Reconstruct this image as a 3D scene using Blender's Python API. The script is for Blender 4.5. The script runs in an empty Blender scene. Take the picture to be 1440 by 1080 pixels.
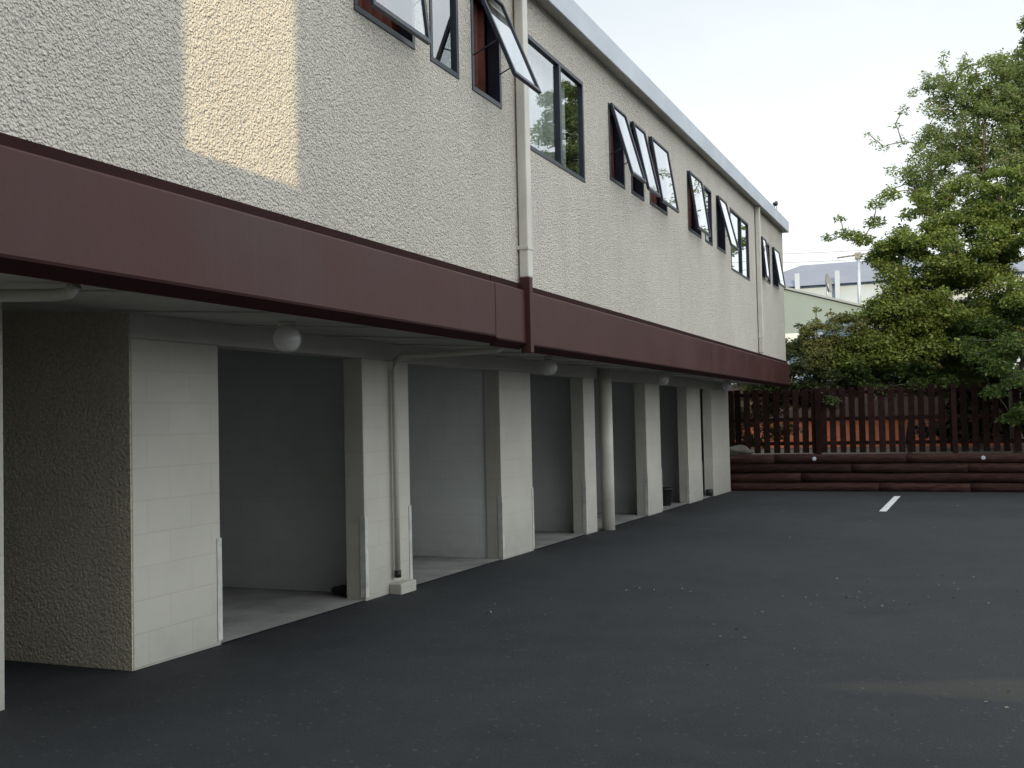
import bpy, bmesh, math, random
import numpy as np
from mathutils import Vector, Matrix
R = math.radians
S = bpy.context.scene
COL = S.collection

# ------------------------------------------------------------------ camera
cd = bpy.data.cameras.new("camera")
cam = bpy.data.objects.new("camera", cd); COL.objects.link(cam)
cd.sensor_fit = 'HORIZONTAL'; cd.sensor_width = 36.0; cd.lens = 36.0*1500/1440
cd.clip_start = 0.05; cd.clip_end = 3000
YAW, PITCH, ROLL = 0.3929039, 0.0337844, -0.022
fw = Vector((-math.sin(YAW)*math.cos(PITCH), math.cos(YAW)*math.cos(PITCH), math.sin(PITCH)))
rt = fw.cross(Vector((0, 0, 1))).normalized(); up = rt.cross(fw)
c, s = math.cos(ROLL), math.sin(ROLL)
r2, u2 = rt*c + up*s, -rt*s + up*c
cam.matrix_world = Matrix(((r2.x, u2.x, -fw.x, 0), (r2.y, u2.y, -fw.y, 0), (r2.z, u2.z, -fw.z, 1.54), (0, 0, 0, 1)))
S.camera = cam

# ------------------------------------------------------------------ light
SUN_EL, SUN_A = R(15), R(20)          # low sun behind the viewer, raking along the facade
sdir = Vector((math.sin(SUN_A)*math.cos(SUN_EL), -math.cos(SUN_A)*math.cos(SUN_EL), math.sin(SUN_EL)))
sl = bpy.data.lights.new("sun", 'SUN'); sl.energy = 4.8; sl.angle = R(0.18); sl.color = (1.0, 0.78, 0.42)
sun = bpy.data.objects.new("sun", sl); COL.objects.link(sun)
sun.rotation_euler = (-sdir).to_track_quat('-Z', 'Y').to_euler()
sun.location = (5, -20, 20)

W = bpy.data.worlds.new("World"); S.world = W; W.use_nodes = True
nt = W.node_tree; nt.nodes.clear()
N = nt.nodes.new; L = nt.links.new
out = N('ShaderNodeOutputWorld'); bg = N('ShaderNodeBackground'); bg.inputs['Strength'].default_value = 0.12
sky = N('ShaderNodeTexSky'); sky.sky_type = 'NISHITA'; sky.sun_disc = False
sky.sun_elevation = SUN_EL; sky.sun_rotation = math.pi - SUN_A
sky.air_density = 1.0; sky.dust_density = 2.0; sky.ozone_density = 1.0
tc = N('ShaderNodeTexCoord'); sep = N('ShaderNodeSeparateXYZ')
L(tc.outputs['Generated'], sep.inputs[0])
cn = N('ShaderNodeTexNoise'); cn.inputs['Scale'].default_value = 2.2; cn.inputs['Detail'].default_value = 6; cn.inputs['Roughness'].default_value = .55
mp = N('ShaderNodeMapping'); mp.inputs['Scale'].default_value = (1, 1, 2.6)
L(tc.outputs['Generated'], mp.inputs[0]); L(mp.outputs[0], cn.inputs[0])
cr = N('ShaderNodeValToRGB'); cr.color_ramp.elements[0].position = .30; cr.color_ramp.elements[0].color = (.78, .78, .78, 1)
cr.color_ramp.elements[1].position = .62; cr.color_ramp.elements[1].color = (.95, .95, .95, 1)
L(cn.outputs['Fac'], cr.inputs[0])
mx = N('ShaderNodeMix'); mx.data_type = 'RGBA'
L(cr.outputs[0], mx.inputs['Factor'])
L(sky.outputs[0], mx.inputs['A']); 
dt = N('ShaderNodeVectorMath'); dt.operation = 'DOT_PRODUCT'; L(tc.outputs['Generated'], dt.inputs[0]); dt.inputs[1].default_value = (.80, -.15, .58)
mr = N('ShaderNodeMapRange'); mr.interpolation_type = 'SMOOTHSTEP'; L(dt.outputs['Value'], mr.inputs[0])
mr.inputs[1].default_value = .12; mr.inputs[2].default_value = .75; mr.inputs[3].default_value = 0; mr.inputs[4].default_value = 1
lo = N('ShaderNodeMapRange'); L(sep.outputs['Z'], lo.inputs[0]); lo.inputs[1].default_value = .05; lo.inputs[2].default_value = .42
hz = N('ShaderNodeMix'); hz.data_type = 'RGBA'; L(lo.outputs[0], hz.inputs['Factor'])
hz.inputs['A'].default_value = (11.0, 11.2, 11.1, 1); hz.inputs['B'].default_value = (7.4, 8.0, 8.3, 1)
cl = N('ShaderNodeMix'); cl.data_type = 'RGBA'; L(mr.outputs[0], cl.inputs['Factor'])
L(hz.outputs['Result'], cl.inputs['A']); cl.inputs['B'].default_value = (16.4, 17.2, 17.5, 1)
L(cl.outputs['Result'], mx.inputs['B'])
L(mx.outputs['Result'], bg.inputs['Color']); L(bg.outputs[0], out.inputs[0])
S.view_settings.view_transform = 'Standard'; S.view_settings.look = 'None'
S.view_settings.gamma = 1; S.view_settings.exposure = 0.0
S.render.engine = 'CYCLES'
S.cycles.max_bounces = 8

# ------------------------------------------------------------------ materials
def newmat(name):
    m = bpy.data.materials.new(name); m.use_nodes = True
    nt = m.node_tree; b = nt.nodes['Principled BSDF']
    return m, nt, b
def coords(nt, mode='obj', scale=(1, 1, 1)):
    t = nt.nodes.new('ShaderNodeTexCoord'); mp = nt.nodes.new('ShaderNodeMapping')
    nt.links.new(t.outputs['Object'], mp.inputs[0]); mp.inputs['Scale'].default_value = scale
    return mp.outputs[0]
def noise(nt, co, scale, detail=4, rough=.5):
    n = nt.nodes.new('ShaderNodeTexNoise'); n.inputs['Scale'].default_value = scale
    n.inputs['Detail'].default_value = detail; n.inputs['Roughness'].default_value = rough
    if co is not None: nt.links.new(co, n.inputs['Vector'])
    return n.outputs['Fac']
def ramp(nt, fac, stops):
    r = nt.nodes.new('ShaderNodeValToRGB')
    els = r.color_ramp.elements
    while len(els) < len(stops): els.new(.5)
    for e, (p, cc) in zip(els, stops):
        e.position = p; e.color = (cc[0], cc[1], cc[2], 1) if hasattr(cc, '__len__') else (cc, cc, cc, 1)
    nt.links.new(fac, r.inputs[0]); return r.outputs[0]
def mixc(nt, f, a, b, blend='MIX'):
    m = nt.nodes.new('ShaderNodeMix'); m.data_type = 'RGBA'; m.blend_type = blend
    for k, v in (('Factor', f), ('A', a), ('B', b)):
        sock = m.inputs[k] if k != 'Factor' else m.inputs[0]
        if isinstance(v, (int, float)): sock.default_value = v
        elif isinstance(v, tuple): sock.default_value = (*v[:3], 1)
        else: nt.links.new(v, sock)
    return m.outputs['Result']
def math_(nt, op, a, b=0.0):
    m = nt.nodes.new('ShaderNodeMath'); m.operation = op
    for i, v in enumerate((a, b)):
        if isinstance(v, (int, float)): m.inputs[i].default_value = v
        else: nt.links.new(v, m.inputs[i])
    return m.outputs[0]
def bump(nt, b, h, strength=.5, dist=.01):
    n = nt.nodes.new('ShaderNodeBump'); n.inputs['Strength'].default_value = strength; n.inputs['Distance'].default_value = dist
    nt.links.new(h, n.inputs['Height']); nt.links.new(n.outputs[0], b.inputs['Normal'])
def simple(name, col, rough=.6, var=.12, scale=3.0, metal=0.0, bscale=60, bstr=.15, spec=.5, pervar=0):
    m, nt, b = newmat(name)
    co = coords(nt)
    f = noise(nt, co, scale, 6, .6)
    lo = tuple(x*(1-var) for x in col); hi = tuple(min(1, x*(1+var)) for x in col)
    nt.links.new(ramp(nt, f, [(.3, lo), (.7, hi)]), b.inputs['Base Color'])
    b.inputs['Roughness'].default_value = rough; b.inputs['Metallic'].default_value = metal
    b.inputs['Specular IOR Level'].default_value = spec
    if pervar:
        oi = nt.nodes.new('ShaderNodeObjectInfo'); src = b.inputs['Base Color'].links[0].from_socket
        nt.links.new(mixc(nt, 1.0, src, ramp(nt, oi.outputs['Random'], [(0, 1-pervar), (1, 1+pervar)]), 'MULTIPLY'), b.inputs['Base Color'])
    if bstr: bump(nt, b, noise(nt, co, bscale, 3), bstr, .004)
    return m

def roughcast(name, lo, hi, sc=52, dist=.014):
    m, nt, b = newmat(name)
    co = coords(nt)
    warp = nt.nodes.new('ShaderNodeTexNoise'); warp.inputs['Scale'].default_value = 26; warp.inputs['Detail'].default_value = 2
    nt.links.new(co, warp.inputs['Vector'])
    wv = nt.nodes.new('ShaderNodeVectorMath'); wv.operation = 'MULTIPLY_ADD'
    nt.links.new(warp.outputs['Color'], wv.inputs[0]); wv.inputs[1].default_value = (.035, .035, .035); nt.links.new(co, wv.inputs[2])
    v = nt.nodes.new('ShaderNodeTexVoronoi'); v.feature = 'SMOOTH_F1'; v.inputs['Scale'].default_value = sc
    v.inputs['Smoothness'].default_value = .35
    nt.links.new(wv.outputs[0], v.inputs['Vector'])
    peb = math_(nt, 'SUBTRACT', 1.0, v.outputs['Distance'])
    n2 = noise(nt, co, 34, 5, .6)
    h = math_(nt, 'ADD', math_(nt, 'MULTIPLY', peb, .6), math_(nt, 'MULTIPLY', n2, .9))
    h = math_(nt, 'MULTIPLY', h, math_(nt, 'ADD', .65, math_(nt, 'MULTIPLY', noise(nt, co, 1.7, 4, .6), .7)))
    big = noise(nt, co, .55, 5, .6)
    stain = noise(nt, coords(nt, scale=(2.2, 2.2, .25)), 1.6, 4, .6)
    base = ramp(nt, big, [(.3, lo), (.7, hi)])
    base = mixc(nt, ramp(nt, stain, [(.48, 0.0), (.8, .28)]), base, tuple(x*.72 for x in lo))
    run = noise(nt, coords(nt, scale=(7, 7, .35)), 1.3, 5, .65)
    base = mixc(nt, ramp(nt, run, [(.56, 0.0), (.80, .30)]), base, tuple(x*.70 for x in lo))
    pit = ramp(nt, h, [(.60, .82), (.84, 1.0)])
    base = mixc(nt, 1.0, base, pit, 'MULTIPLY')
    nt.links.new(base, b.inputs['Base Color']); b.inputs['Roughness'].default_value = .95
    b.inputs['Specular IOR Level'].default_value = .15
    bump(nt, b, h, 1.0, dist)
    return m
M = {}
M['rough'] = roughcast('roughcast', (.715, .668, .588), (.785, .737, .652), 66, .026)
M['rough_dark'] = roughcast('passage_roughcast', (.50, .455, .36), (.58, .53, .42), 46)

def block(name, col):
    m, nt, b = newmat(name)
    t = nt.nodes.new('ShaderNodeTexCoord'); sp = nt.nodes.new('ShaderNodeSeparateXYZ'); cb = nt.nodes.new('ShaderNodeCombineXYZ')
    nt.links.new(t.outputs['Object'], sp.inputs[0])
    nt.links.new(math_(nt, 'ADD', sp.outputs[0], sp.outputs[1]), cb.inputs[0]); nt.links.new(sp.outputs[2], cb.inputs[1])
    br = nt.nodes.new('ShaderNodeTexBrick'); nt.links.new(cb.outputs[0], br.inputs['Vector'])
    br.inputs['Scale'].default_value = 1; br.inputs['Brick Width'].default_value = .43; br.inputs['Row Height'].default_value = .213
    br.inputs['Mortar Size'].default_value = .007; br.inputs['Mortar Smooth'].default_value = .6
    br.inputs['Color1'].default_value = (1, 1, 1, 1); br.inputs['Color2'].default_value = (.965, .965, .965, 1); br.inputs['Mortar'].default_value = (.92, .915, .90, 1)
    co = t.outputs['Object']
    big = noise(nt, co, 1.2, 5, .6)
    base = ramp(nt, big, [(.3, tuple(x*.88 for x in col)), (.7, col)])
    # splash dirt and scuffs near the ground
    g = nt.nodes.new('ShaderNodeMapRange'); nt.links.new(sp.outputs[2], g.inputs[0])
    g.inputs[1].default_value = -.25; g.inputs[2].default_value = .5; g.inputs[3].default_value = .85; g.inputs[4].default_value = 0
    dn = math_(nt, 'MULTIPLY', g.outputs[0], noise(nt, co, 5, 6, .7))
    base = mixc(nt, 1.0, base, br.outputs['Color'], 'MULTIPLY')
    base = mixc(nt, dn, base, (.20, .20, .19))
    nt.links.new(base, b.inputs['Base Color']); b.inputs['Roughness'].default_value = .7
    h = math_(nt, 'ADD', math_(nt, 'MULTIPLY', br.outputs['Fac'], -1.0), math_(nt, 'MULTIPLY', noise(nt, co, 90, 3, .6), .35))
    bump(nt, b, h, .18, .005)
    return m
M['block'] = block('painted_block', (.58, .56, .50))
M['block_in'] = block('garage_block', (.62, .645, .63))
M['block_white'] = block('white_block', (.84, .86, .85))
M['soffit'] = simple('soffit_paint', (.44, .43, .39), .7, .14, 1.5)
def maroonm():
    m, nt, b = newmat('maroon_paint')
    big = noise(nt, coords(nt), .9, 6, .65); run = noise(nt, coords(nt, scale=(9, 9, .5)), 1.5, 5, .6); fl = noise(nt, coords(nt), 26, 4, .6)
    base = ramp(nt, big, [(.3, (.050, .0165, .016)), (.7, (.074, .0265, .026))])
    base = mixc(nt, ramp(nt, run, [(.5, 0.0), (.85, .22)]), base, (.085, .045, .046))
    base = mixc(nt, ramp(nt, fl, [(.62, 0.0), (.8, .35)]), base, (.035, .012, .013))
    nt.links.new(base, b.inputs['Base Color']); b.inputs['Specular IOR Level'].default_value = .3
    nt.links.new(ramp(nt, big, [(.3, .42), (.7, .62)]), b.inputs['Roughness'])
    bump(nt, b, math_(nt, 'ADD', fl, math_(nt, 'MULTIPLY', noise(nt, coords(nt), 2.2, 3), 3.0)), .22, .004); return m
M['maroon'] = maroonm()
M['maroon_dark'] = simple('maroon_trim', (.030, .010, .011), .7, .15, 2, spec=.1)
M['white'] = simple('white_paint', (.55, .595, .655), .5, .1, 1.5)
M['cream'] = simple('cream_pipe_paint', (.66, .635, .57), .5, .1, 3)
M['alu'] = simple('dark_window_metal', (.016, .023, .040), .38, .2, 8, bstr=0)
M['curtain'] = simple('russet_curtain', (.17, .050, .036), .9, .25, 14)
M['net'] = simple('pale_curtain', (.80, .80, .77), .9, .1, 14)
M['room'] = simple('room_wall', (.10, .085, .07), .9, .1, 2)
M['concrete'] = simple('garage_concrete', (.27, .27, .255), .85, .35, 1.6, bscale=40, bstr=.3)
M['guard'] = simple('corner_guard_paint', (.55, .55, .52), .5, .2, 8)
M['black'] = simple('black_plastic', (.012, .012, .013), .5, .2, 8)
M['roof'] = simple('roof_sheet', (.25, .26, .27), .6, .1, 1)
M['globe'] = simple('opal_glass', (.62, .62, .60), .22, .06, 6, bstr=0)
M['timber_dark'] = simple('stained_paling', (.020, .0093, .0083), .9, .45, 9, bscale=50, bstr=.4, spec=.12, pervar=.45)
M['log'] = None
def logm():
    m, nt, b = newmat('stained_log')
    co = coords(nt, scale=(1.2, 12, 12)); f = noise(nt, co, 3, 6, .65)
    oi = nt.nodes.new('ShaderNodeObjectInfo')
    cc = ramp(nt, f, [(.25, (.014, .006, .005)), (.5, (.040, .018, .016)), (.8, (.085, .052, .045))])
    nt.links.new(mixc(nt, 1.0, cc, ramp(nt, oi.outputs['Random'], [(0, .65), (1, 1.35)]), 'MULTIPLY'), b.inputs['Base Color'])
    b.inputs['Roughness'].default_value = .85; b.inputs['Specular IOR Level'].default_value = .15; bump(nt, b, f, .5, .01); return m
M['log'] = logm()
def asphaltm():
    m, nt, b = newmat('asphalt')
    co = coords(nt)
    big = noise(nt, co, .22, 6, .6); mid = noise(nt, co, 2.3, 6, .65); fine = noise(nt, co, 130, 2, .5)
    base = ramp(nt, big, [(.30, (.0145, .0172, .0205)), (.70, (.031, .0345, .040))])
    base = mixc(nt, ramp(nt, mid, [(.4, 0.0), (.8, .55)]), base, (.038, .040, .043))
    base = mixc(nt, 1.0, base, ramp(nt, fine, [(.3, .66), (.72, 1.28)]), 'MULTIPLY')
    oil = noise(nt, co, .75, 3, .5)
    base = mixc(nt, ramp(nt, oil, [(.62, 0.0), (.74, .5)]), base, (.010, .012, .014))
    v = nt.nodes.new('ShaderNodeTexVoronoi'); v.inputs['Scale'].default_value = 62; nt.links.new(co, v.inputs['Vector'])
    cs = nt.nodes.new('ShaderNodeSeparateColor'); nt.links.new(v.outputs['Color'], cs.inputs[0])
    chip = ramp(nt, cs.outputs[0], [(.985, 0.0), (.992, .5)])
    base = mixc(nt, chip, base, (.09, .09, .088))
    nt.links.new(base, b.inputs['Base Color']); b.inputs['Roughness'].default_value = .85; b.inputs['Specular IOR Level'].default_value = .3
    bump(nt, b, math_(nt, 'ADD', fine, math_(nt, 'MULTIPLY', mid, .8)), .6, .006); return m
M['asphalt'] = asphaltm()
M['soil'] = simple('soil', (.045, .038, .028), .95, .4, 2, bscale=20, bstr=.6)
M['line'] = None
def linem():
    m, nt, b = newmat('road_paint')
    co = coords(nt); f = noise(nt, co, 14, 6, .7)
    nt.links.new(ramp(nt, f, [(.33, (.06, .06, .062)), (.42, (.62, .63, .62)), (.8, (.78, .79, .78))]), b.inputs['Base Color'])
    b.inputs['Roughness'].default_value = .7; return m
M['line'] = linem()
def glassm():
    m, nt, b = newmat('window_glass'); nt.nodes.remove(b)
    o = [n for n in nt.nodes if n.type == 'OUTPUT_MATERIAL'][0]
    fr = nt.nodes.new('ShaderNodeFresnel'); fr.inputs['IOR'].default_value = 1.9
    tr = nt.nodes.new('ShaderNodeBsdfTransparent'); tr.inputs[0].default_value = (.90, .93, .93, 1)
    gl = nt.nodes.new('ShaderNodeBsdfGlossy'); gl.inputs['Roughness'].default_value = .0; gl.inputs['Color'].default_value = (.95, .97, 1, 1)
    ge = nt.nodes.new('ShaderNodeNewGeometry')
    f = math_(nt, 'MINIMUM', math_(nt, 'MULTIPLY', fr.outputs[0], 2.1), .95)
    f = math_(nt, 'MULTIPLY', f, math_(nt, 'SUBTRACT', 1.0, ge.outputs['Backfacing']))
    t = nt.nodes.new('ShaderNodeTexCoord')
    bn = nt.nodes.new('ShaderNodeBump'); bn.inputs['Strength'].default_value = .05; bn.inputs['Distance'].default_value = .02
    nt.links.new(noise(nt, t.outputs['Object'], 2.2, 1), bn.inputs['Height']); nt.links.new(bn.outputs[0], gl.inputs['Normal'])
    ms = nt.nodes.new('ShaderNodeMixShader')
    nt.links.new(f, ms.inputs[0]); nt.links.new(tr.outputs[0], ms.inputs[1]); nt.links.new(gl.outputs[0], ms.inputs[2])
    nt.links.new(ms.outputs[0], o.inputs[0]); return m
M['glass'] = glassm()
def leafm(name, lo, hi, trans=.35):
    m, nt, b = newmat(name)
    o = [n for n in nt.nodes if n.type == 'OUTPUT_MATERIAL'][0]
    g = nt.nodes.new('ShaderNodeNewGeometry'); co = coords(nt)
    f = math_(nt, 'ADD', math_(nt, 'MULTIPLY', g.outputs['Random Per Island'], .45), math_(nt, 'MULTIPLY', noise(nt, co, 1.1, 3, .6), .62))
    colr = ramp(nt, f, [(.25, lo), (.80, hi)])
    nt.links.new(colr, b.inputs['Base Color']); b.inputs['Roughness'].default_value = .55; b.inputs['Specular IOR Level'].default_value = .3
    tl = nt.nodes.new('ShaderNodeBsdfTranslucent')
    nt.links.new(mixc(nt, 1.0, colr, (1.5, 1.5, .6), 'MULTIPLY'), tl.inputs[0])
    ms = nt.nodes.new('ShaderNodeMixShader'); ms.inputs[0].default_value = trans
    nt.links.new(b.outputs[0], ms.inputs[1]); nt.links.new(tl.outputs[0], ms.inputs[2]); nt.links.new(ms.outputs[0], o.inputs[0])
    return m
M['leaf_main'] = leafm('maple_leaf', (.040, .082, .030), (.215, .280, .098), .45)
M['leaf_tall'] = leafm('tall_leaf', (.070, .115, .062), (.15, .205, .105), .42)
M['leaf_airy'] = leafm('grey_green_leaf', (.090, .135, .080), (.215, .285, .160), .5)
M['leaf_bush'] = leafm('bush_leaf', (.045, .078, .024), (.115, .160, .045))
M['leaf_fern'] = leafm('feathery_leaf', (.055, .075, .036), (.130, .150, .070))
M['leaf_dark'] = leafm('dark_leaf', (.014, .022, .010), (.032, .044, .018), .2)
M['bark'] = simple('bark', (.085, .072, .058), .9, .35, 9, bscale=30, bstr=.6)

# ------------------------------------------------------------------ helpers
class MB:
    def __init__(s): s.bm = bmesh.new()
    def box(s, x0, x1, y0, y1, z0, z1):
        v = [s.bm.verts.new(p) for p in ((x0,y0,z0),(x1,y0,z0),(x1,y1,z0),(x0,y1,z0),(x0,y0,z1),(x1,y0,z1),(x1,y1,z1),(x0,y1,z1))]
        for f in ((3,2,1,0),(4,5,6,7),(0,1,5,4),(1,2,6,5),(2,3,7,6),(3,0,4,7)): s.bm.faces.new([v[i] for i in f])
        return s
    def prism(s, prof, a, b):            # profile given as (x,z), run along y
        va = [s.bm.verts.new((x, a, z)) for x, z in prof]; vb = [s.bm.verts.new((x, b, z)) for x, z in prof]
        n = len(prof)
        for i in range(n): s.bm.faces.new((va[i], va[(i+1) % n], vb[(i+1) % n], vb[i]))
        s.bm.faces.new(va[::-1]); s.bm.faces.new(vb)
        return s
    def poly(s, pts, vec):               # any planar polygon pushed along vec
        vec = Vector(vec)
        va = [s.bm.verts.new(p) for p in pts]; vb = [s.bm.verts.new(Vector(p)+vec) for p in pts]
        n = len(pts)
        for i in range(n): s.bm.faces.new((va[i], va[(i+1) % n], vb[(i+1) % n], vb[i]))
        s.bm.faces.new(va[::-1]); s.bm.faces.new(vb)
        return s
    def tube(s, pts, rad, n=10, cap=True):
        pts = [Vector(p) for p in pts]
        if not hasattr(rad, '__len__'): rad = [rad]*len(pts)
        rings = []
        for i, p in enumerate(pts):
            d = (pts[min(i+1, len(pts)-1)] - pts[max(i-1, 0)]).normalized()
            a = d.cross(Vector((0, 0, 1)) if abs(d.z) < .95 else Vector((1, 0, 0))).normalized(); b = d.cross(a)
            rings.append([s.bm.verts.new(p + (a*math.cos(2*math.pi*k/n) + b*math.sin(2*math.pi*k/n))*rad[i]) for k in range(n)])
        for r0, r1 in zip(rings, rings[1:]):
            for k in range(n):
                f = s.bm.faces.new((r0[k], r0[(k+1) % n], r1[(k+1) % n], r1[k])); f.smooth = True
        if cap: s.bm.faces.new(rings[0][::-1]); s.bm.faces.new(rings[-1])
        return s
    def lathe(s, prof, cen, n=24):       # (r,z) profile about the vertical axis
        rings = []
        for r, z in prof:
            rings.append([s.bm.verts.new((cen[0]+r*math.cos(2*math.pi*k/n), cen[1]+r*math.sin(2*math.pi*k/n), cen[2]+z)) for k in range(n)])
        for r0, r1 in zip(rings, rings[1:]):
            for k in range(n):
                f = s.bm.faces.new((r0[k], r0[(k+1) % n], r1[(k+1) % n], r1[k])); f.smooth = True
        s.bm.faces.new(rings[0][::-1]); s.bm.faces.new(rings[-1])
        return s
    def build(s, name, mat, parent=None, bevel=0):
        bmesh.ops.recalc_face_normals(s.bm, faces=s.bm.faces)
        me = bpy.data.meshes.new(name); s.bm.to_mesh(me); s.bm.free()
        me.materials.append(mat)
        o = bpy.data.objects.new(name, me); COL.objects.link(o); o.parent = parent
        if bevel:
            bv = o.modifiers.new('bevel', 'BEVEL'); bv.width = bevel; bv.segments = 2; bv.limit_method = 'ANGLE'; bv.angle_limit = R(40)
        return o
def tag(o, label, cat, group=None):
    o['label'] = label; o['category'] = cat
    if group: o['group'] = group
    return o
def struct(o): o['kind'] = 'structure'; return o
def thing(name, label, cat, loc=(0, 0, 0), group=None):
    o = bpy.data.objects.new(name, None); COL.objects.link(o); o.location = loc; o.empty_display_size = .2
    return tag(o, label, cat, group)
def rel(o, e):                            # keep world position when parented to an Empty that is not at the origin
    o.parent = e; o.matrix_parent_inverse = Matrix.Translation(-Vector(e.location)); return o
rng = random.Random(7)
def gz(y): return -.0115*(y-5.0)          # the yard falls gently away from the viewer

# ------------------------------------------------------------------ ground
XG, XW, YE = -4.89, -3.54, 24.98          # garage front, upper wall face, far end of building
b = MB()
pts = [(-9.3, -60, gz(-60)), (60, -60, gz(-60)), (60, 25.12, gz(25.12)), (-9.3, 25.12, gz(25.12))]
bm = b.bm; vs = [bm.verts.new(p) for p in pts]; bm.faces.new(vs)
struct(b.build('car_park_asphalt', M['asphalt']))
b = MB(); bm = b.bm
vs = [bm.verts.new(p) for p in ((-16, 5.41, gz(5.41)+.012), (-4.885, 5.41, gz(5.41)+.012), (-4.885, 25.12, gz(25.12)+.012), (-16, 25.12, gz(25.12)+.012))]; bm.faces.new(vs)
struct(b.build('garage_floor', M['concrete']))
b = MB(); bm = b.bm                       # bank behind the log wall, then flat land to the horizon
def quad(*p): bm.faces.new([bm.verts.new(q) for q in p])
quad((-900, 25.2, .50), (900, 25.2, .50), (900, 1800, .5), (-900, 1800, .5))
struct(b.build('ground', M['soil']))
b = MB(); bm = b.bm
quad((-900, -900, -1.2), (900, -900, -1.2), (900, 25.2, -1.2), (-900, 25.2, -1.2))
struct(b.build('lower_ground', M['soil']))
b = MB().box(-9, 40, 25.22, 25.9, -.7, .505)
struct(b.build('earth_bank', M['soil']))
b = MB(); bm = b.bm
def lz(y): return gz(y)+.004
quad((-1.26, 19.35, lz(19.35)), (-1.14, 19.35, lz(19.35)), (-1.10, 23.5, lz(23.5)), (-1.22, 23.5, lz(23.5)))
struct(b.build('parking_line', M['line']))

# ------------------------------------------------------------------ the motel building
bld = thing('motel_building', 'long two storey cream roughcast building with maroon fascia above open ground floor garages', 'building', (-4.2, 10, 0))
def P(mb, name, mat, bevel=0, parent=None):
    o = mb.build(name, mat, None, bevel); return rel(o, bld) if parent is None else rel2(o, parent)
def rel2(o, p):                           # sub-part: its parent part sits at the building origin too
    o.parent = p; o.matrix_parent_inverse = Matrix.Identity(4); return o
YS = -6.0
# windows: y0, y1, z0, z1, kind, how far the sash bottom stands out
WINS = [(5.98, 6.83, 4.24, 5.16, 'open', .10), (7.08, 7.58, 4.24, 5.16, 'fixed', 0), (7.83, 8.44, 4.23, 5.15, 'open', .34),
        (9.00, 10.68, 4.03, 5.11, 'double', 0),
        (11.58, 12.18, 4.25, 5.14, 'open', .23), (12.46, 13.03, 4.26, 5.15, 'open', .18), (13.31, 14.21, 4.28, 5.17, 'open', .13),
        (15.45, 16.32, 4.28, 5.17, 'open', .115), (16.60, 17.15, 4.28, 5.18, 'fixed', 0), (17.52, 18.22, 4.30, 5.19, 'open', .20),
        (18.70, 20.51, 4.09, 5.20, 'double', 0),
        (21.88, 22.38, 4.31, 5.17, 'open', .07), (22.52, 23.02, 4.30, 5.16, 'fixed', 0), (23.35, 24.18, 4.31, 5.16, 'open', .12)]
ZB, ZT = 2.60, 5.62
def rise(y): return .0155*(y-9.8)
def lift(mb, zmin=5.3):
    for v in mb.bm.verts:
        if v.co.z > zmin: v.co.z += rise(v.co.y)
    return mb
ys = sorted(set([YS, YE] + [w[0] for w in WINS] + [w[1] for w in WINS])); zs = sorted(set([ZB, ZT] + [w[2] for w in WINS] + [w[3] for w in WINS]))
b = MB(); bm = b.bm
gv = {(i, j): bm.verts.new((XW, y, z)) for i, y in enumerate(ys) for j, z in enumerate(zs)}
fs = []
for i in range(len(ys)-1):
    for j in range(len(zs)-1):
        cy, cz = (ys[i]+ys[i+1])/2, (zs[j]+zs[j+1])/2
        if any(w[0] < cy < w[1] and w[2] < cz < w[3] for w in WINS): continue
        fs.append(bm.faces.new((gv[i, j], gv[i+1, j], gv[i+1, j+1], gv[i, j+1])))
ex = bmesh.ops.extrude_face_region(bm, geom=fs)
bmesh.ops.translate(bm, vec=(-.1, 0, 0), verts=[v for v in ex['geom'] if isinstance(v, bmesh.types.BMVert)])
lift(b)
P(b, 'upper_wall', M['rough'])
P(lift(MB().box(-11.5, XW-.2, YE-.2, YE, ZB, ZT)), 'end_wall', M['rough'])
P(lift(MB().box(-11.5, -11.3, YS, YE-.2, ZB, ZT)), 'rear_wall', M['rough'])
P(MB().box(-11.3, XW-.203, YS, YE-.203, 2.602, 2.75), 'floor_slab', M['concrete'])
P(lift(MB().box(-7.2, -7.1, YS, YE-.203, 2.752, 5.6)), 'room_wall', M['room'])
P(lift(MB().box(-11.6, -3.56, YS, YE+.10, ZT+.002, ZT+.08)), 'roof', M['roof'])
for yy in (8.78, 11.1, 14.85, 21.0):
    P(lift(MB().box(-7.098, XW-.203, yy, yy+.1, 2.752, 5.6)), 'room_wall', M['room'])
# white gutter board: face, cap and dark shadow gap below
b = MB().prism([(-3.405, 5.47), (-3.385, 5.47), (-3.385, 5.722), (-3.445, 5.722), (-3.445, 5.702), (-3.405, 5.702)], YS, YE-.2)
P(lift(b), 'roof_fascia', M['white'], .006)
P(lift(MB().prism([(-3.537, 5.50), (-3.406, 5.485), (-3.406, 5.505), (-3.537, 5.52)], YS, YE-.2)), 'eave_lining', M['soffit'])
P(lift(MB().box(-11.5, -3.386, YE-.199, YE+.02, 5.47, 5.718)), 'end_fascia', M['white'], .004)

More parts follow.
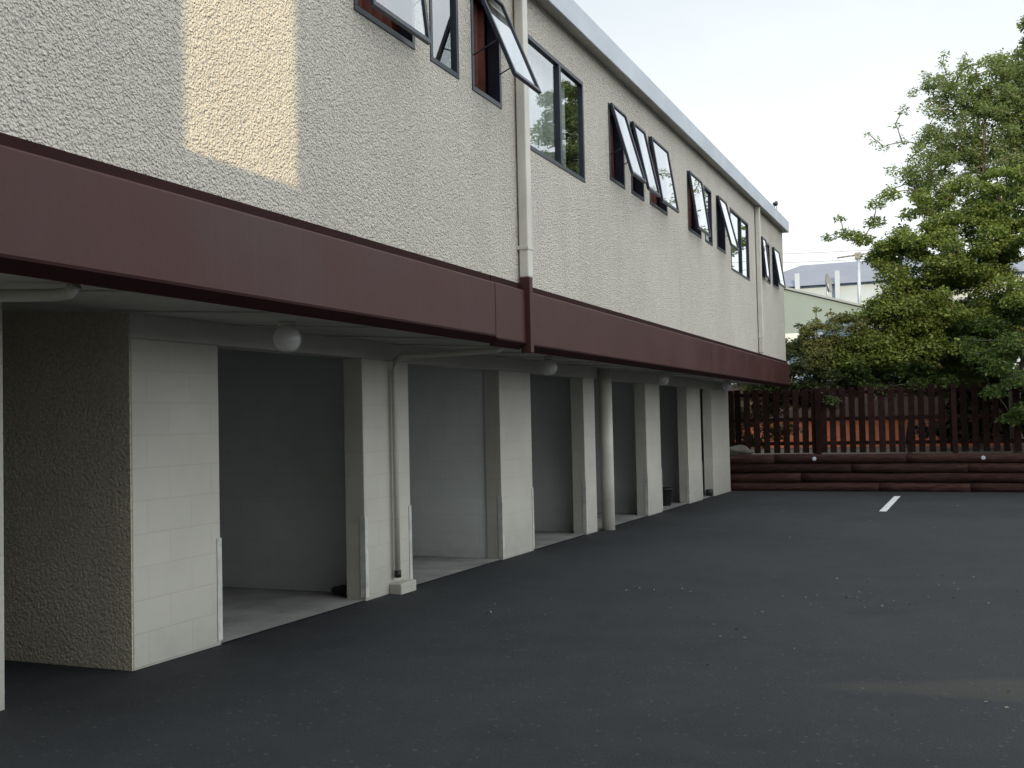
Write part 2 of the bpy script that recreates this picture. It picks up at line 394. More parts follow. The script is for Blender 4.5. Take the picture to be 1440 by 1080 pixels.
# maroon fascia: two runs with a box joint between
def fascia(name, y0, y1, x, zb):
    pr = [(x-.065, zb), (x, zb+.052), (x, 2.675), (x-.012, 2.685), (x-.065, 2.69)]
    f = P(MB().prism(pr, y0, y1), name, M['maroon'], .004)
    rel2(MB().prism([(x-.064, zb-.006), (x+.006, zb+.045), (x+.006, zb+.060), (x+.002, zb+.060), (x+.002, zb+.0515), (x-.064, zb-.001)], y0+.001, y1-.001).build('drip_edge', M['maroon_dark']), f)
    rel2(MB().box(x-.064, x-.042, y0+.001, y1-.001, 2.691, 2.745).build('flashing', M['maroon_dark']), f)
    return f
XF = -3.475
fascia('fascia_beam', YS, 8.06, XF, 2.185)
fascia('fascia_beam', 8.062, 8.72, XF+.004, 2.165)
fascia('fascia_beam', 8.80, YE+.02, XF, 2.155)
P(MB().box(-3.52, -3.425, 8.722, 8.798, 2.13, 2.80), 'fascia_joint_cover', M['maroon'], .006)
# soffit, sloping up towards the garages, with battens
def soz(x): return 2.196 + (-3.54 - x)*.067
b = MB().prism([(-3.541, soz(-3.541)), (XG+.002, soz(XG)), (XG+.002, soz(XG)+.02), (-3.541, soz(-3.541)+.02)], YS, YE-.01)
P(b, 'soffit', M['soffit'])
P(MB().prism([(XG+.0021, soz(XG)), (-9, soz(-9)), (-9, soz(-9)+.02), (XG+.0021, soz(XG)+.02)], 4.402, 5.386), 'passage_ceiling', M['soffit'])
for yy in [4.0+1.22*i for i in range(17)]:
    P(MB().prism([(-3.56, soz(-3.56)-.001), (-3.56, soz(-3.56)-.012), (XG+.004, soz(XG)-.012), (XG+.004, soz(XG)-.001)], yy, yy+.045), 'soffit_batten', M['soffit'], .003)

# garage front: piers, lintel, party walls
PIERS = [(5.40, 6.28), (8.30, 9.17), (11.41, 12.40), (14.45, 14.95), (17.75, 18.70), (20.80, 22.00), (23.10, YE)]
ZL = 2.125
P(MB().box(XG-.2, XG, YS, 4.40, -.35, 2.598), 'end_pier', M['block'], .008)
for y0, y1 in PIERS:
    P(MB().box(XG-.2, XG, y0, y1, -.45, ZL), 'pier', M['block'], .008)
P(MB().box(XG-.2, XG, 5.40, YE, ZL+.0005, 2.598), 'lintel', M['block'], .004)
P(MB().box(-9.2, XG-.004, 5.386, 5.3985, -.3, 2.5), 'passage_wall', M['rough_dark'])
P(MB().box(-9.2, XG-.202, 5.40, 5.58, -.3, 2.598), 'party_wall', M['block_in'])
P(MB().box(-9.2, XG-.202, 4.2, 4.399, -.3, 2.598), 'party_wall', M['block_in'])
for yc, fl in ((8.62, 0), (11.43, 1), (14.68, 0), (18.1, 0), (21.2, 0), (24.0, 0)):
    P(MB().box(-10.5, XG-.202, yc, yc+.19, -.45, 2.598), 'party_wall', M['block_white' if fl else 'block_in'])
P(MB().box(-10.7, -10.502, 4.2, YE, -.45, 2.598), 'garage_rear_wall', M['block_in'])
P(MB().box(-10.5, XG-.202, YE-.195, YE, -.45, 2.598), 'end_wall', M['block_in'])
P(MB().box(XG-.34, XG-.30, 22.0, 23.1, -.3, ZL), 'recess_panel', M['block_in'])
# painted steel angles on the corners of the openings
for y, side in ((6.28, 1), (8.30, -1), (9.17, 1), (11.41, -1), (12.40, 1), (14.45, -1), (17.75, -1), (18.70, 1), (20.80, -1), (22.0, 1)):
    z0 = gz(y)+.03; h = .74 + rng.uniform(-.04, .05)
    b = MB()
    ya, yb = (y-.045, y+.006) if side > 0 else (y-.006, y+.045)
    b.box(XG+.001, XG+.007, ya, yb, z0, z0+h)
    yc = (y+.001, y+.006) if side > 0 else (y-.006, y-.001)
    b.box(XG-.05, XG+.0005, yc[0], yc[1], z0, z0+h)
    P(b, 'corner_guard', M['guard'], .0015)
# round half column and rain pipe on pier four
P(MB().tube([(-4.80, 15.20, -.3), (-4.80, 15.20, soz(-4.80)-.001)], .098, 28), 'round_column', M['cream'])
# downpipes of the upper storey
def downpipe(y0, y1, zb):
    b = lift(MB().box(XW+.012, XW+.10, y0, y1, zb, 5.482))
    d = P(b, 'downpipe', M['cream'], .012)
    for z in (3.05,):
        if z > zb: rel2(MB().box(XW-.001, XW+.106, y0-.012, y1+.012, z, z+.03).build('bracket', M['cream'], None, .002), d)
downpipe(8.74, 8.86, 2.802); downpipe(21.25, 21.36, 2.75)
# waste pipe under the soffit, down pier two into a concrete block
P(MB().tube([(-3.60, 8.52, 2.20), (-3.66, 8.53, 2.15), (-4.3, 8.62, 2.15), (-4.72, 8.74, 2.16), (-4.825, 8.79, 2.12), (-4.84, 8.80, 2.03), (-4.84, 8.80, .16)], .027, 12), 'waste_pipe', M['block'])
P(MB().box(-4.888, -4.76, 8.72, 9.02, -.06, .055), 'pipe_plinth', M['block'], .012)
P(MB().tube([(-4.84, 8.80, .10), (-4.84, 8.80, .165)], .033, 12), 'pipe_collar', M['black'])
P(MB().tube([(-6.3, 3.42, 2.26), (-4.75, 3.58, 2.20), (-3.78, 3.68, 2.155), (-3.70, 3.69, 2.16), (-3.66, 3.695, 2.20)], .030, 12), 'waste_pipe', M['soffit'])

# windows
def add_window(w):
    y0, y1, z0, z1, kind, outd = w
    xf, xb, t = XW+.008, XW-.104, .042
    b = MB()
    b.box(xb, xf, y0+.001, y1-.001, z0+.001, z0+t).box(xb, xf, y0+.001, y1-.001, z1-t, z1-.001)
    b.box(xb, xf, y0+.001, y0+t, z0+t, z1-t).box(xb, xf, y1-t, y1-.001, z0+t, z1-t)
    fr = P(b, 'window', M['alu'], .003)
    P_ = lambda mb, n, m, bev=0: rel2(mb.build(n, m, None, bev), fr)
    gx = XW-.022
    if kind == 'fixed':
        P_(MB().box(gx-.002, gx+.002, y0+t, y1-t, z0+t, z1-t), 'pane', M['glass'])
    elif kind == 'double':
        ym = y0+(y1-y0)*.56
        P_(MB().box(XW-.06, xf+.004, ym-.028, ym+.028, z0+t, z1-t), 'mullion', M['alu'], .003)
        P_(MB().box(gx-.002, gx+.002, y0+t, ym-.028, z0+t, z1-t), 'pane', M['glass'])
        P_(MB().box(gx-.002, gx+.002, ym+.028, y1-t, z0+t, z1-t), 'pane', M['glass'])
    else:
        Ls = z1-z0-.02; a = math.asin(outd/Ls); hz = z1-.012; hx = XW+.014
        d = Vector((math.sin(a), 0, -math.cos(a))); n = Vector((math.cos(a), 0, math.sin(a)))
        ya, yb = y0+.012, y1-.012; st = .036
        def bar(mb, u0, u1, p0, p1, th0, th1):
            q = []
            for yy in (p0, p1):
                for u, h in ((u0, th0), (u1, th0), (u1, th1), (u0, th1)):
                    v = Vector((hx, yy, hz)) + d*u + n*h; q.append(v)
            v = [mb.bm.verts.new(p) for p in q]
            for f in ((0,1,2,3),(7,6,5,4),(0,4,5,1),(1,5,6,2),(2,6,7,3),(3,7,4,0)): mb.bm.faces.new([v[i] for i in f])
        mb = MB()
        bar(mb, 0, st, ya, yb, 0, .032); bar(mb, Ls-st, Ls, ya, yb, 0, .032)
        bar(mb, st, Ls-st, ya, ya+st, 0, .032); bar(mb, st, Ls-st, yb-st, yb, 0, .032)
        P_(mb, 'sash', M['alu'], .003)
        mb = MB(); bar(mb, st-.004, Ls-st+.004, ya+st-.004, yb-st+.004, .014, .019)
        P_(mb, 'pane', M['glass'])
        for yy in (ya+.02, yb-.02):                                 # stay arms
            p = Vector((hx, yy, hz)) + d*(Ls*.62)
            P_(MB().tube([(XW-.03, yy, z0+.28), p], .006, 6), 'stay_arm', M['alu'])
    # curtains: wavy sheet hung just inside the room
    def curtain(a0, a1, mat):
        mb = MB(); n = max(6, int((a1-a0)/.03)); top, bot = [], []
        for i in range(n+1):
            yy = a0+(a1-a0)*i/n; xx = XW-.155+.028*math.sin(i*1.35)+rng.uniform(-.006, .006)
            top.append(mb.bm.verts.new((xx, yy, z1+.05))); bot.append(mb.bm.verts.new((xx+rng.uniform(-.01, .01), yy, z0-.1)))
        for i in range(n): f = mb.bm.faces.new((bot[i], bot[i+1], top[i+1], top[i])); f.smooth = True
        o = P_(mb, 'curtain', mat)
        so = o.modifiers.new('thick', 'SOLIDIFY'); so.thickness = .006
    if kind == 'double':
        curtain(y0-.1, y1-.12, M['net'])
    elif kind == 'open':
        curtain(y0+(y1-y0)*.15, y1+.25, M['curtain'])
    else:
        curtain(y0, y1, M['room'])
for w in WINS: add_window(w)

# ------------------------------------------------------------------ globe lamps under the soffit
def lamp(y, label):
    x, z = -4.12, soz(-4.12)-.012
    e = thing('globe_lamp', label, 'lamp', (x, y, z), 'globe lamps under the soffit')
    rr = .094; prof = [(.045, -.022)]
    for k in range(1, 15):
        t = math.pi*(1-.16) * k/14 + math.pi*.16
        prof.append((max(.004, rr*math.sin(t)), -.022-rr*math.cos(.16*math.pi)+rr*math.cos(t)))
    rel(MB().lathe(prof, (x, y, z)).build('globe', M['globe']), e)
    rel(MB().lathe([(.058, .011), (.058, -.012), (.048, -.024)], (x, y, z)).build('fitting', M['soffit']), e)
lamp(6.02, 'white glass globe lamp hanging in front of the first wide garage opening')
lamp(11.02, 'white globe lamp just past the box joint of the maroon fascia')
lamp(16.0, 'small white globe lamp above the opening beyond the round column')
lamp(21.0, 'farthest white globe lamp under the maroon overhang')

# things left in the garages
b = MB().lathe([(.13, 0), (.15, .02), (.175, .30), (.185, .305), (.185, .335), (.17, .335), (.15, .03)], (-5.22, 20.05, gz(20)+.013), 18)
tag(b.build('rubbish_bin', M['black']), 'dark bin standing in the fifth garage opening', 'bin')
b = MB().poly([(-5.32, 8.40, .0), (-5.12, 8.36, .0), (-5.11, 8.52, .0), (-5.30, 8.56, .0)], (0.01, 0, .055))
tag(b.build('folded_mat', M['black'], None, .012), 'low black bundle on the garage floor beside the second pier', 'mat')
b = MB().lathe([(.06, 0), (.075, .01), (.08, .13), (.07, .14)], (-4.97, 23.02, gz(23)+.013), 14)
tag(b.build('small_pot', M['black']), 'little dark pot beside the last pier', 'pot')

# ------------------------------------------------------------------ log retaining wall
rw = thing('retaining_wall', 'low retaining wall of four dark red stained round logs', 'retaining wall', (0, 25.1, gz(25)))
dia = .222
cuts = [[-5.6, -3.9, -1.02, 2.2, 5.6, 8.6, 11], [-5.6, -2.2, .22, 3.4, 6.4, 9.6, 11], [-5.6, -3.3, 1.42, 4.2, 7.6, 11], [-5.6, -1.6, .26, 3.1, 6.2, 9.1, 11]]
for i in range(4):
    zc = gz(25)-.02 + .213*(i+.5)
    xs = cuts[3-i]
    for a0, a1 in zip(xs, xs[1:]):
        n = max(4, int((a1-a0)/.25)); pts, rd = [], []
        ph = rng.uniform(0, 6)
        for k in range(n+1):
            pts.append((a0+.003+(a1-a0-.006)*k/n, 25.20+.03*i*.6+.008*math.sin(k*.7+ph), zc+.006*math.sin(k*.5+ph*2))); rd.append(dia*.5*(1+.035*math.sin(k*.9+ph)))
        rel(MB().tube(pts, rd, 18).build('log', M['log']), rw)
for (x, lab) in ((-3.0, 'pale round marker on the top log, the one nearer the building'), (.53, 'pale round marker on the top log, the one under the hanging branch')):
    zc = gz(25)-.02+.213*3.55
    b = MB().tube([(x, 25.15, zc), (x, 25.115, zc)], .045, 16).tube([(x, 25.1149, zc), (x, 25.105, zc)], .02, 12)
    tag(b.build('reflector', M['white'], None, .004), lab, 'reflector', 'markers on the log wall')
# lump of rock on the bank
bm = bmesh.new(); bmesh.ops.create_icosphere(bm, subdivisions=3, radius=1)
for v in bm.verts:
    k = 1+.16*math.sin(v.co.x*3.1+1)*math.cos(v.co.y*2.7)+.1*math.sin(v.co.z*5+v.co.x*2)
    v.co = Vector((v.co.x*.36*k-4.78, v.co.y*.26*k+25.45, v.co.z*.17*k+.66))
b = MB(); b.bm.free(); b.bm = bm
tag(b.build('rock', simple('grey_rock', (.12, .115, .10), .9, .3, 6, bscale=18, bstr=.8)), 'pale grey rock on the bank against the building corner', 'rock')

# ------------------------------------------------------------------ paling fence
fn = thing('paling_fence', 'dark stained timber paling fence with narrow gaps along the top of the log wall', 'fence', (0, 25.75, .5))
FY = 25.75
posts = [-4.95, -2.95, -.02, 2.9, 5.8, 8.7]
for x in posts:
    rel(MB().box(x-.055, x+.055, FY-.13, FY-.03, .4, 2.12).build('post', M['timber_dark'], None, .006), fn)
for z in (.84, 1.40, 2.0):
    rel(MB().box(-6.4, 11.2, FY+.021, FY+.065, z-.04, z+.045).build('rail', M['timber_dark'], None, .004), fn)
x = -6.4
while x < 11.0:
    wd = .140+rng.uniform(-.008, .008); tl = rng.uniform(-.012, .012); zt = 2.13+rng.uniform(-.02, .02)
    b = MB().poly([(x, FY, .62), (x+wd, FY, .62), (x+wd+tl, FY, zt), (x+tl, FY, zt)], (0, .019, 0))
    rel(b.build('paling', M['timber_dark'], None, .002), fn)
    x += wd+.076+rng.uniform(-.010, .010)

# ------------------------------------------------------------------ trees
def tube_np(V, F, p0, p1, r0, r1, n=6):
    d = Vector(p1)-Vector(p0)
    if d.length < 1e-4: return
    d.normalize(); a = d.cross(Vector((0, 0, 1)) if abs(d.z) < .95 else Vector((1, 0, 0))).normalized(); bb = d.cross(a)
    base = len(V)
    for p, r in ((Vector(p0), r0), (Vector(p1), r1)):
        for k in range(n):
            t = 2*math.pi*k/n; V.append(p+(a*math.cos(t)+bb*math.sin(t))*r)
    for k in range(n): F.append((base+k, base+(k+1) % n, base+n+(k+1) % n, base+n+k))
def limb(V, F, p0, p1, r0, r1, rg, seg=5, sag=.12, n=6):
    p0, p1 = Vector(p0), Vector(p1); pts = []
    Ln = (p1-p0).length
    for i in range(seg+1):
        t = i/seg; p = p0.lerp(p1, t); p.z += sag*Ln*math.sin(math.pi*t)*.5
        if 0 < i < seg: p += Vector((rg.uniform(-1, 1), rg.uniform(-1, 1), rg.uniform(-1, 1)))*Ln*.03
        pts.append(p)
    for i in range(seg): tube_np(V, F, pts[i], pts[i+1], r0+(r1-r0)*i/seg, r0+(r1-r0)*(i+1)/seg, n)
    return pts
def leaf_mesh(name, cen, size, droop, mat, rs, aspect=.55):
    n = len(cen)
    ax = rs.normal(size=(n, 3)); ax[:, 2] = ax[:, 2]*.45 - droop; ax /= np.linalg.norm(ax, axis=1)[:, None]
    nr = rs.normal(size=(n, 3))*.55; nr[:, 2] += .8
    sd = np.cross(ax, nr); sd /= np.linalg.norm(sd, axis=1)[:, None]+1e-9
    nn = np.cross(sd, ax)
    sz = size*rs.uniform(.5, 1.45, n)[:, None]
    co = np.empty((n, 4, 3))
    co[:, 0] = cen; co[:, 1] = cen+ax*sz*.5+sd*sz*aspect*.5+nn*sz*.08; co[:, 2] = cen+ax*sz; co[:, 3] = cen+ax*sz*.5-sd*sz*aspect*.5+nn*sz*.08
    me = bpy.data.meshes.new(name); me.vertices.add(n*4); me.vertices.foreach_set('co', co.ravel())
    me.loops.add(n*4); me.loops.foreach_set('vertex_index', np.arange(n*4, dtype=np.int32))
    me.polygons.add(n); me.polygons.foreach_set('loop_start', np.arange(0, n*4, 4, dtype=np.int32)); me.polygons.foreach_set('loop_total', np.full(n, 4, dtype=np.int32))
    me.update(calc_edges=True); me.validate(); me.materials.append(mat)
    o = bpy.data.objects.new(name, me); COL.objects.link(o); return o
def tree(name, label, base, top, blobs, extra, mat, leaf, per, droop=.25, seed=1, r0=.12, flat=.45, limbs=True, cat='tree', group=None):
    rg = random.Random(seed); rs = np.random.RandomState(seed)
    e = thing(name, label, cat, base, group)
    V, F = [], []
    base, top = Vector(base), Vector(top)
    tp = limb(V, F, base, top, r0, r0*.25, rg, 8, 0, 9)
    cents = []
    def spray(p, rad, cnt):
        q = rs.normal(size=(cnt, 3)); q *= (rs.uniform(.15, 1, cnt)**.5/ (np.linalg.norm(q, axis=1)+1e-9))[:, None]
        q *= np.array([rad, rad, rad*flat]); q[:, 2] -= .25*(q[:, 0]**2+q[:, 1]**2)/max(rad, .01)
        cents.append(q+np.array(p))
        k = min(6, max(2, cnt//40))
        for i in range(k): tube_np(V, F, p, Vector(q[i]+np.array(p)), .007, .003, 3)
    pts = []
    for (cx, cy, cz, rx, ry, rz, num, rad) in blobs:
        for _ in range(num):
            while True:
                u = Vector((rg.uniform(-1, 1), rg.uniform(-1, 1), rg.uniform(-1, 1)))
                if .25 < u.length < 1 and rg.random() < .35+.65*u.length: break
            pts.append((Vector((cx+u.x*rx, cy+u.y*ry, cz+u.z*rz)), rad*rg.uniform(.65, 1.25)))
    pts += [(Vector(p[:3]), p[3]) for p in extra]
    nodes = list(tp[2:])
    for p, rad in sorted(pts, key=lambda q: (q[0]-tp[3]).length):
        cand = [n for n in nodes if n.z < p.z+.2] or nodes
        n0 = min(cand, key=lambda q: (q-p).length+.25*abs(q.z-p.z))
        if limbs:
            ln = (p-n0).length
            lp = limb(V, F, n0, p, .012+.012*ln, .007, rg, 4, .15, 5); nodes.append(lp[2]); nodes.append(lp[4])
        spray(p, rad, int(per*(rad/.4)**2*rg.uniform(.75, 1.25)))
    me = bpy.data.meshes.new('trunk'); me.from_pydata([tuple(v) for v in V], [], F); me.materials.append(M['bark'])
    for pl in me.polygons: pl.use_smooth = True
    t = bpy.data.objects.new('trunk', me); COL.objects.link(t); rel(t, e)
    rel(leaf_mesh('crown', np.concatenate(cents), leaf, droop, mat, rs), e)
    return e
tree('broadleaf_tree', 'large spreading yellow green tree overhanging the fence', (1.35, 27.4, .5), (1.1, 27.5, 6.9),
     [(.55, 27.1, 4.1, 2.2, 1.5, 1.0, 115, .34), (.45, 27.2, 5.35, 2.25, 1.5, 1.0, 135, .30), (.85, 27.3, 6.35, 2.0, 1.3, .95, 85, .25),
      (4.2, 27.6, 5.0, 2.2, 1.7, 2.4, 60, .5)],
     [(-2.75, 27.0, 5.85, .18), (-2.35, 27.0, 5.92, .24), (-2.1, 27.0, 5.85, .28), (-2.45, 27.05, 6.3, .16), (-1.9, 27.1, 5.75, .3), (-1.65, 27.1, 6.15, .28), (-1.5, 27.1, 5.5, .35), (-1.5, 27, 5.2, .32), (-1.35, 27, 4.75, .36), (-1.75, 27, 4.2, .26), (-1.6, 27.1, 6.6, .26), (-1.35, 27, 4.3, .38), (-1.3, 27, 5.0, .4), (-2.05, 26.9, 3.9, .3), 
      (-1.3, 27.2, 6.8, .3),
      (.9, 25.35, 2.5, .40), (1.3, 25.3, 2.2, .45), (.8, 25.3, 1.95, .3), (1.4, 25.3, 1.55, .35), (1.1, 25.45, 1.35, .28), (1.9, 25.4, 2.0, .5), (2.4, 25.5, 1.6, .45), (.55, 25.5, 2.75, .4), (1.7, 25.6, 2.9, .5), (1.2, 25.6, 3.0, .5), (.3, 25.9, 3.0, .45)],
     M['leaf_main'], .082, 470, seed=3, r0=.13, flat=.5)
tree('airy_tree', 'thin grey green tree with open feathery top against the sky', (1.5, 28.4, .5), (.75, 28.4, 9.9),
     [(.85, 28.3, 7.1, 2.0, 1.0, 1.1, 170, .24), (1.05, 28.4, 8.5, 1.9, 1.0, 1.05, 185, .22), (1.0, 28.4, 9.5, 1.5, .8, .65, 120, .19), (1.6, 28.5, 9.0, .8, .7, 1.2, 70, .22), (-.2, 28.3, 7.6, 1.1, .8, 1.1, 60, .2)],
     [(-1.82, 28.3, 8.6, .13), (-1.62, 28.3, 8.4, .15), (-1.45, 28.3, 8.2, .16), (-1.25, 28.3, 7.6, .2), (-1.35, 28.3, 7.1, .24), (-.95, 28.3, 9.1, .17), (-.7, 28.3, 9.5, .17), (-.4, 28.3, 9.9, .16), (.05, 28.3, 10.35, .13), (.0, 28.3, 10.1, .16), (-.15, 28.3, 9.8, .18), (-1.0, 28.3, 8.3, .2), (-1.15, 28.3, 8.75, .15), (.5, 28.3, 10.2, .15), (1.0, 28.3, 10.1, .16)],
     M['leaf_airy'], .072, 330, seed=14, r0=.09, flat=.75, droop=.1)
tree('tall_tree', 'tall green tree rising at the right behind the broad crowned tree', (2.9, 29.5, .5), (2.8, 29.5, 11.2),
     [(2.75, 29.5, 9.5, 1.35, 1.3, 2.1, 130, .32), (3.0, 29.5, 7.0, 1.6, 1.4, 1.6, 60, .40)], [], M['leaf_tall'], .10, 400, seed=5, r0=.14, flat=.7)
tree('round_bush', 'dense rounded green bush leaning over the fence', (-1.0, 27.0, .5), (-1.1, 26.9, 3.9),
     [(-1.1, 26.7, 3.3, 1.05, .8, 1.15, 60, .36), (-.3, 26.7, 2.8, 1.4, .7, .85, 50, .38), (-2.0, 26.6, 2.65, .8, .55, .65, 30, .33)], [(-1.5, 25.95, 2.05, .28), (-.8, 25.95, 2.15, .3), (-.1, 25.95, 2.2, .3)], M['leaf_bush'], .085, 460, seed=8, r0=.07, droop=.35, flat=.65, cat='bush')
tree('feathery_shrub', 'feathery olive shrub with pointed top beside the building corner', (-3.15, 26.7, .5), (-3.05, 26.7, 3.85),
     [(-3.1, 26.6, 2.55, 1.05, .6, .95, 75, .30), (-3.0, 26.65, 3.3, .5, .4, .6, 30, .2), (-2.3, 26.7, 3.3, .6, .4, .75, 34, .26), (-4.0, 26.6, 2.3, .8, .5, .75, 40, .3), (-4.6, 26.5, 1.4, .9, .4, .7, 22, .3)], [(-2.4, 26.5, 2.2, .3), (-2.75, 25.9, 2.0, .25), (-2.6, 25.6, 1.85, .22), (-3.0, 26.6, 4.05, .12), (-3.4, 26.6, 3.7, .13), (-3.75, 26.6, 3.35, .15), (-2.7, 26.6, 3.95, .13)], M['leaf_fern'], .080, 430, seed=11, r0=.05, droop=.1, flat=.42, cat='shrub')
for i, (x, y, z, lab) in enumerate(((.6, 31.0, 4.6, 'dark tree filling the gap behind the rounded bush'), (3.6, 31.5, 5.2, 'dark tree standing behind the broad crowned tree'), (7.0, 31.0, 5.5, 'dark tree at the far right behind the fence'))):
    tree('dark_tree', lab, (x, y, .5), (x, y, z-.4), [(x, y, z-1.6, 1.7, 1.0, 1.5, 48, .5), (x, y, 1.6, 1.7, .7, .9, 20, .5)], [], M['leaf_dark'], .16, 230, seed=20+i, r0=.1, group='dark trees beyond the fence')

# ------------------------------------------------------------------ beyond the fence
sh = thing('brick_outhouse', 'low orange brick outbuilding glimpsed through the fence palings', 'building', (-.5, 34, .5))
mbk, ntk, bk = newmat('orange_brick')
cok = coords(ntk); tb = ntk.nodes.new('ShaderNodeTexBrick'); spk = ntk.nodes.new('ShaderNodeSeparateXYZ'); cbk = ntk.nodes.new('ShaderNodeCombineXYZ')
ntk.links.new(cok, spk.inputs[0]); ntk.links.new(math_(ntk, 'ADD', spk.outputs[0], spk.outputs[1]), cbk.inputs[0]); ntk.links.new(spk.outputs[2], cbk.inputs[1])
ntk.links.new(cbk.outputs[0], tb.inputs['Vector']); tb.inputs['Scale'].default_value = 1; tb.inputs['Brick Width'].default_value = .24; tb.inputs['Row Height'].default_value = .085; tb.inputs['Mortar Size'].default_value = .008
tb.inputs['Color1'].default_value = (.80, .21, .075, 1); tb.inputs['Color2'].default_value = (.66, .17, .065, 1); tb.inputs['Mortar'].default_value = (.3, .25, .2, 1)
ntk.links.new(tb.outputs['Color'], bk.inputs['Base Color']); bk.inputs['Roughness'].default_value = .9
rel(MB().box(-7.6, 3.6, 33.5, 36, .4, 1.42).build('wall', mbk), sh)
rel(MB().prism([(-7.8, 1.425), (3.8, 1.425), (3.4, 2.5), (-7.4, 2.5)], 33.3, 36.2).build('roof', simple('brown_tile', (.10, .07, .055), .8, .3, 4)), sh)
g1 = thing('green_shed', 'grey green walled building with a sloping top edge behind the fence', 'building', (-6, 52, .5))
mg = simple('pale_green_wall', (.175, .232, .262), .8, .06, .4)
rel(MB().poly([(-11.0, 50, .3), (-3.0, 50, .3), (-3.0, 50, 6.05), (-7.1, 50, 7.33), (-11.0, 50, 8.5)], (0, 8, 0)).build('wall', mg), g1)
rel(MB().poly([(-11.1, 49.85, 8.535), (-2.9, 49.85, 6.02), (-2.9, 49.85, 6.12), (-11.1, 49.85, 8.635)], (0, 8.3, 0)).build('roof_edge', simple('pale_trim', (.21, .25, .30), .7, .05, 1)), g1)
wc = simple('white_weatherboard', (.33, .41, .53), .7, .06, .5)
g2 = thing('grey_roofed_building', 'long white walled building with a grey hipped roof in the distance', 'building', (-5, 80, .5))
rel(MB().box(-14, 6, 76, 90, .3, 10.35).build('wall', wc), g2)
b = MB(); bm = b.bm
ev = [bm.verts.new(p) for p in ((-14.4, 75.5, 10.36), (6.5, 75.5, 10.36), (6.5, 90.5, 10.36), (-14.4, 90.5, 10.36), (-9.9, 79, 12.25), (3, 79, 12.25), (3, 87, 12.25), (-9.9, 87, 12.25))]
for f in ((0,1,5,4),(1,2,6,5),(2,3,7,6),(3,0,4,7),(4,5,6,7),(3,2,1,0)): bm.faces.new([ev[i] for i in f])
rel(b.build('roof', simple('slate_grey_roof', (.17, .20, .28), .6, .08, .6)), g2)
for x in (-9.75, -7.1):
    rel(MB().box(x-.16, x+.16, 75.2, 75.45, 8.4, 11.2).build('vent_flue', wc, None, .02), g2)
h = thing('pale_house', 'pale house wall showing in small gaps low in the tree', 'building', (5, 60, .5))
rel(MB().box(-2, 12, 58, 66, .3, 6.1).build('wall', wc), h)
rel(MB().prism([(-2.4, 6.105), (12.4, 6.105), (10, 7.6), (0, 7.6)], 57.6, 66.4).build('roof', simple('pale_roof', (.34, .38, .43), .7, .1, .6)), h)
b1 = thing('blue_roofed_shed', 'small pale blue roofed shed at the corner of the building', 'shed', (-6.2, 42, .5))
rel(MB().box(-8, -4.2, 41, 44, .3, 3.75).build('wall', wc), b1)
rel(MB().poly([(-8.2, 40.8, 3.755), (-4.0, 40.8, 3.755), (-4.5, 40.8, 4.55), (-8.2, 40.8, 4.55)], (0, 3.4, 0)).build('roof', simple('pale_blue_sheet', (.48, .55, .66), .6, .08, .6)), b1)
# television aerial on a pole, and a dish
an = thing('television_aerial', 'television aerial on a pale pole above the distant grey roof', 'aerial', (-4.05, 53.5, 6.5))
steel = simple('galvanised_steel', (.36, .43, .54), .45, .1, 4, metal=.4)
dk = simple('hazed_metal', (.16, .17, .18), .5, .1, 4)  # grey lightened in the colour to stand for distance haze
rel(MB().tube([(-4.05, 53.5, 5.5), (-4.05, 53.5, 9.15)], .085, 10).build('pole', steel), an)
rel(MB().tube([(-5.0, 53.3, 9.0), (-3.1, 53.7, 9.2)], .035, 8).build('boom', dk), an)
for i in range(9):
    t = i/8; xx, yy, zz = -4.95+1.8*t, 53.31+.38*t, 9.005+.19*t; l = .28+.24*t
    rel(MB().tube([(xx+.05, yy-l, zz), (xx-.05, yy+l, zz)], .016, 6).build('element', dk), an)
rel(MB().box(-4.2, -3.9, 53.35, 53.65, 8.9, 9.2).build('mast_clamp', dk, None, .02), an)
ds = thing('satellite_dish', 'grey satellite dish edge on above the grey green building', 'dish', (-5.3, 51, 7.2))
bm2 = MB(); bm2.lathe([(.02, 0), (.25, .03), (.45, .12), (.5, .17), (.49, .18), (.44, .135), (.25, .05), (.02, .02)], (0, 0, 0), 20)
bmesh.ops.rotate(bm2.bm, verts=bm2.bm.verts, cent=(0, 0, 0), matrix=Matrix.Rotation(R(75), 3, 'Y') @ Matrix.Rotation(R(10), 3, 'X'))
bmesh.ops.scale(bm2.bm, verts=bm2.bm.verts, vec=(.75, .75, .95)); bmesh.ops.translate(bm2.bm, verts=bm2.bm.verts, vec=(-5.3, 51, 7.5))
rel(bm2.build('dish', dk), ds)
rel(MB().tube([(-5.25, 51, 6.6), (-5.25, 51, 7.5)], .06, 8).build('post', steel), ds)
# two faint overhead wires
for z0, lab in ((9.6, 'thin overhead wire, the upper one, crossing the pale sky'), (9.15, 'thin overhead wire, the lower one, crossing the pale sky')):
    pts = [(-12+3*i, 55+.3*i, z0+.015*(i-4)**2) for i in range(9)]
    tag(MB().tube(pts, .012, 5).build('overhead_wire', dk), lab, 'wire', 'overhead wires')
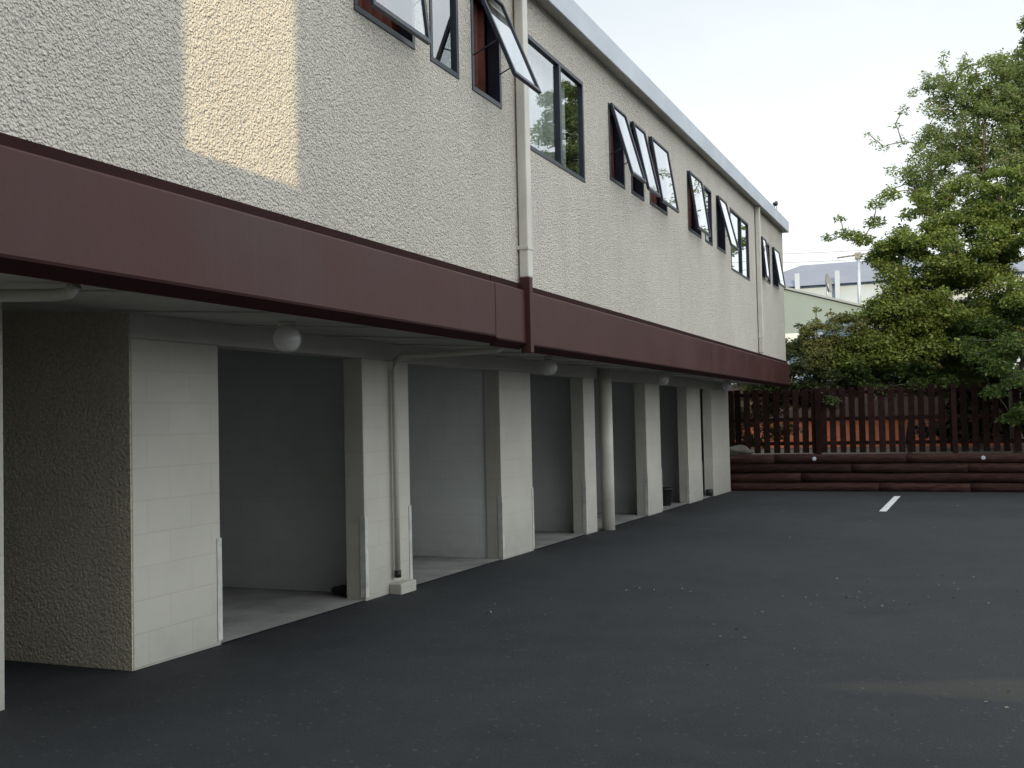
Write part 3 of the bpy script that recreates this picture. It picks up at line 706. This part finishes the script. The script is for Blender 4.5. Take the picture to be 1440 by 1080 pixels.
# bird on the far end of the roof edge
bd = MB(); bm = bd.bm
bmesh.ops.create_icosphere(bm, subdivisions=2, radius=1)
for v in bm.verts:
    t = v.co.y; v.co = Vector((v.co.x*.055, t*.13, v.co.z*.05*(1-.35*abs(t))+.02*t))
    v.co += Vector((-3.41, 23.2, 5.93))
hd = bmesh.ops.create_icosphere(bm, subdivisions=2, radius=.035)['verts']
for v in hd: v.co += Vector((-3.41, 23.32, 5.985))
bd.poly([(-3.43, 23.10, 5.92), (-3.39, 23.10, 5.92), (-3.385, 22.94, 5.90), (-3.435, 22.94, 5.90)], (0, 0, .012))
bd.poly([(-3.42, 23.35, 5.985), (-3.40, 23.35, 5.985), (-3.41, 23.385, 5.98)], (0, 0, .008))
for dx in (-.02, .02): bd.tube([(-3.41+dx, 23.22, 5.90), (-3.41+dx, 23.23, 5.814)], .006, 5)
for v in bm.verts: v.co.z += .115
tag(bd.build('bird', M['black']), 'small dark bird perched on the far end of the roof edge', 'bird')

# ------------------------------------------------------------------ leaf litter on the asphalt
rs = np.random.RandomState(4); cc = []
for (cx, cy, sx, sy, n) in ((-2.3, 9.3, .8, .9, 26), (-1.2, 9.6, .8, 1.0, 26), (-.3, 10.0, .6, 1.2, 20), (-1.5, 7.5, 1.0, 1.0, 14), (-.3, 6.2, .4, .5, 4), (-3.4, 8.2, .5, 1.0, 8), (-1.5, 17, 2.0, 4, 22), (0, 13, 3, 7, 30)):
    for _ in range(n): cc.append((cx+rs.normal()*sx*.6, cy+rs.normal()*sy*.6))
cen = np.array([(x, y, gz(y)+.006) for x, y in cc if x > -4.8])
lit = leaf_mesh('fallen_leaves', cen, .024, 0.0, simple('dry_leaf', (.19, .175, .14), .8, .4, 20, bstr=0), rs, .7)
lit['kind'] = 'stuff'; lit['label'] = 'scattered small dry leaves and chips on the dark asphalt'

# ------------------------------------------------------------------ added unseen screen behind the viewer: shades the yard, gaps shape the sun patches
T = sdir.x/-sdir.y; TZ = sdir.z/-sdir.y; YB = -5.0
def cross(x, y, z): k = y-YB; return (x+T*k, YB, z+TZ*k)      # where a sun ray to (x,y,z) passes the plane y = YB
vec = Vector((sdir.x, sdir.y, sdir.z))*.2
pl, pr = cross(XW, 4.31, 2.94), cross(XW, 5.30, 2.94)
blocker = thing('sun_blocker', 'added unseen screen behind the viewer that shades the car park and lets sun through gaps', 'building', (4, YB-.1, 0))
plain = simple('blocker_grey', (.42, .41, .39), .9, .08, .4)
def slab(pts, name='wall'): rel(MB().poly([(p[0], YB, p[1]) for p in pts], vec).build(name, plain), blocker)  # pieces of the added light screen, not a house wall
w1, w2, w3 = cross(-.95, 6.30, gz(6.3)), cross(.45, 6.30, gz(6.3)), cross(.45, 6.84, gz(6.9))
dx = w2[0]-w1[0]; sl2 = (w3[2]-w1[2])/dx
wl, wr = w1[0], w1[0]+3.2
slab([(-3.1, -1), (wl, -1), (wl, w1[2]), (pr[0], w1[2]), (pr[0], pr[2]), (pl[0], pl[2]), (pl[0], 9), (-3.1, 9)])
slab([(wl, -1), (wr, -1), (wr, w1[2]), (wl, w1[2])])
slab([(pr[0], w1[2]), (wl, w1[2]), (wr, w1[2]+sl2*3.2), (wr, 14.9), (pr[0], 14.9)])
slab([(wr, -1), (8.1, -1), (8.1, 14.9), (wr, 14.9)])
slab([(8.1, -1), (11.3, -1), (11.3, 11.5), (8.1, 11.5)])
slab([(11.3, -1), (24, -1), (24, 12.5), (11.3, 12.5)])
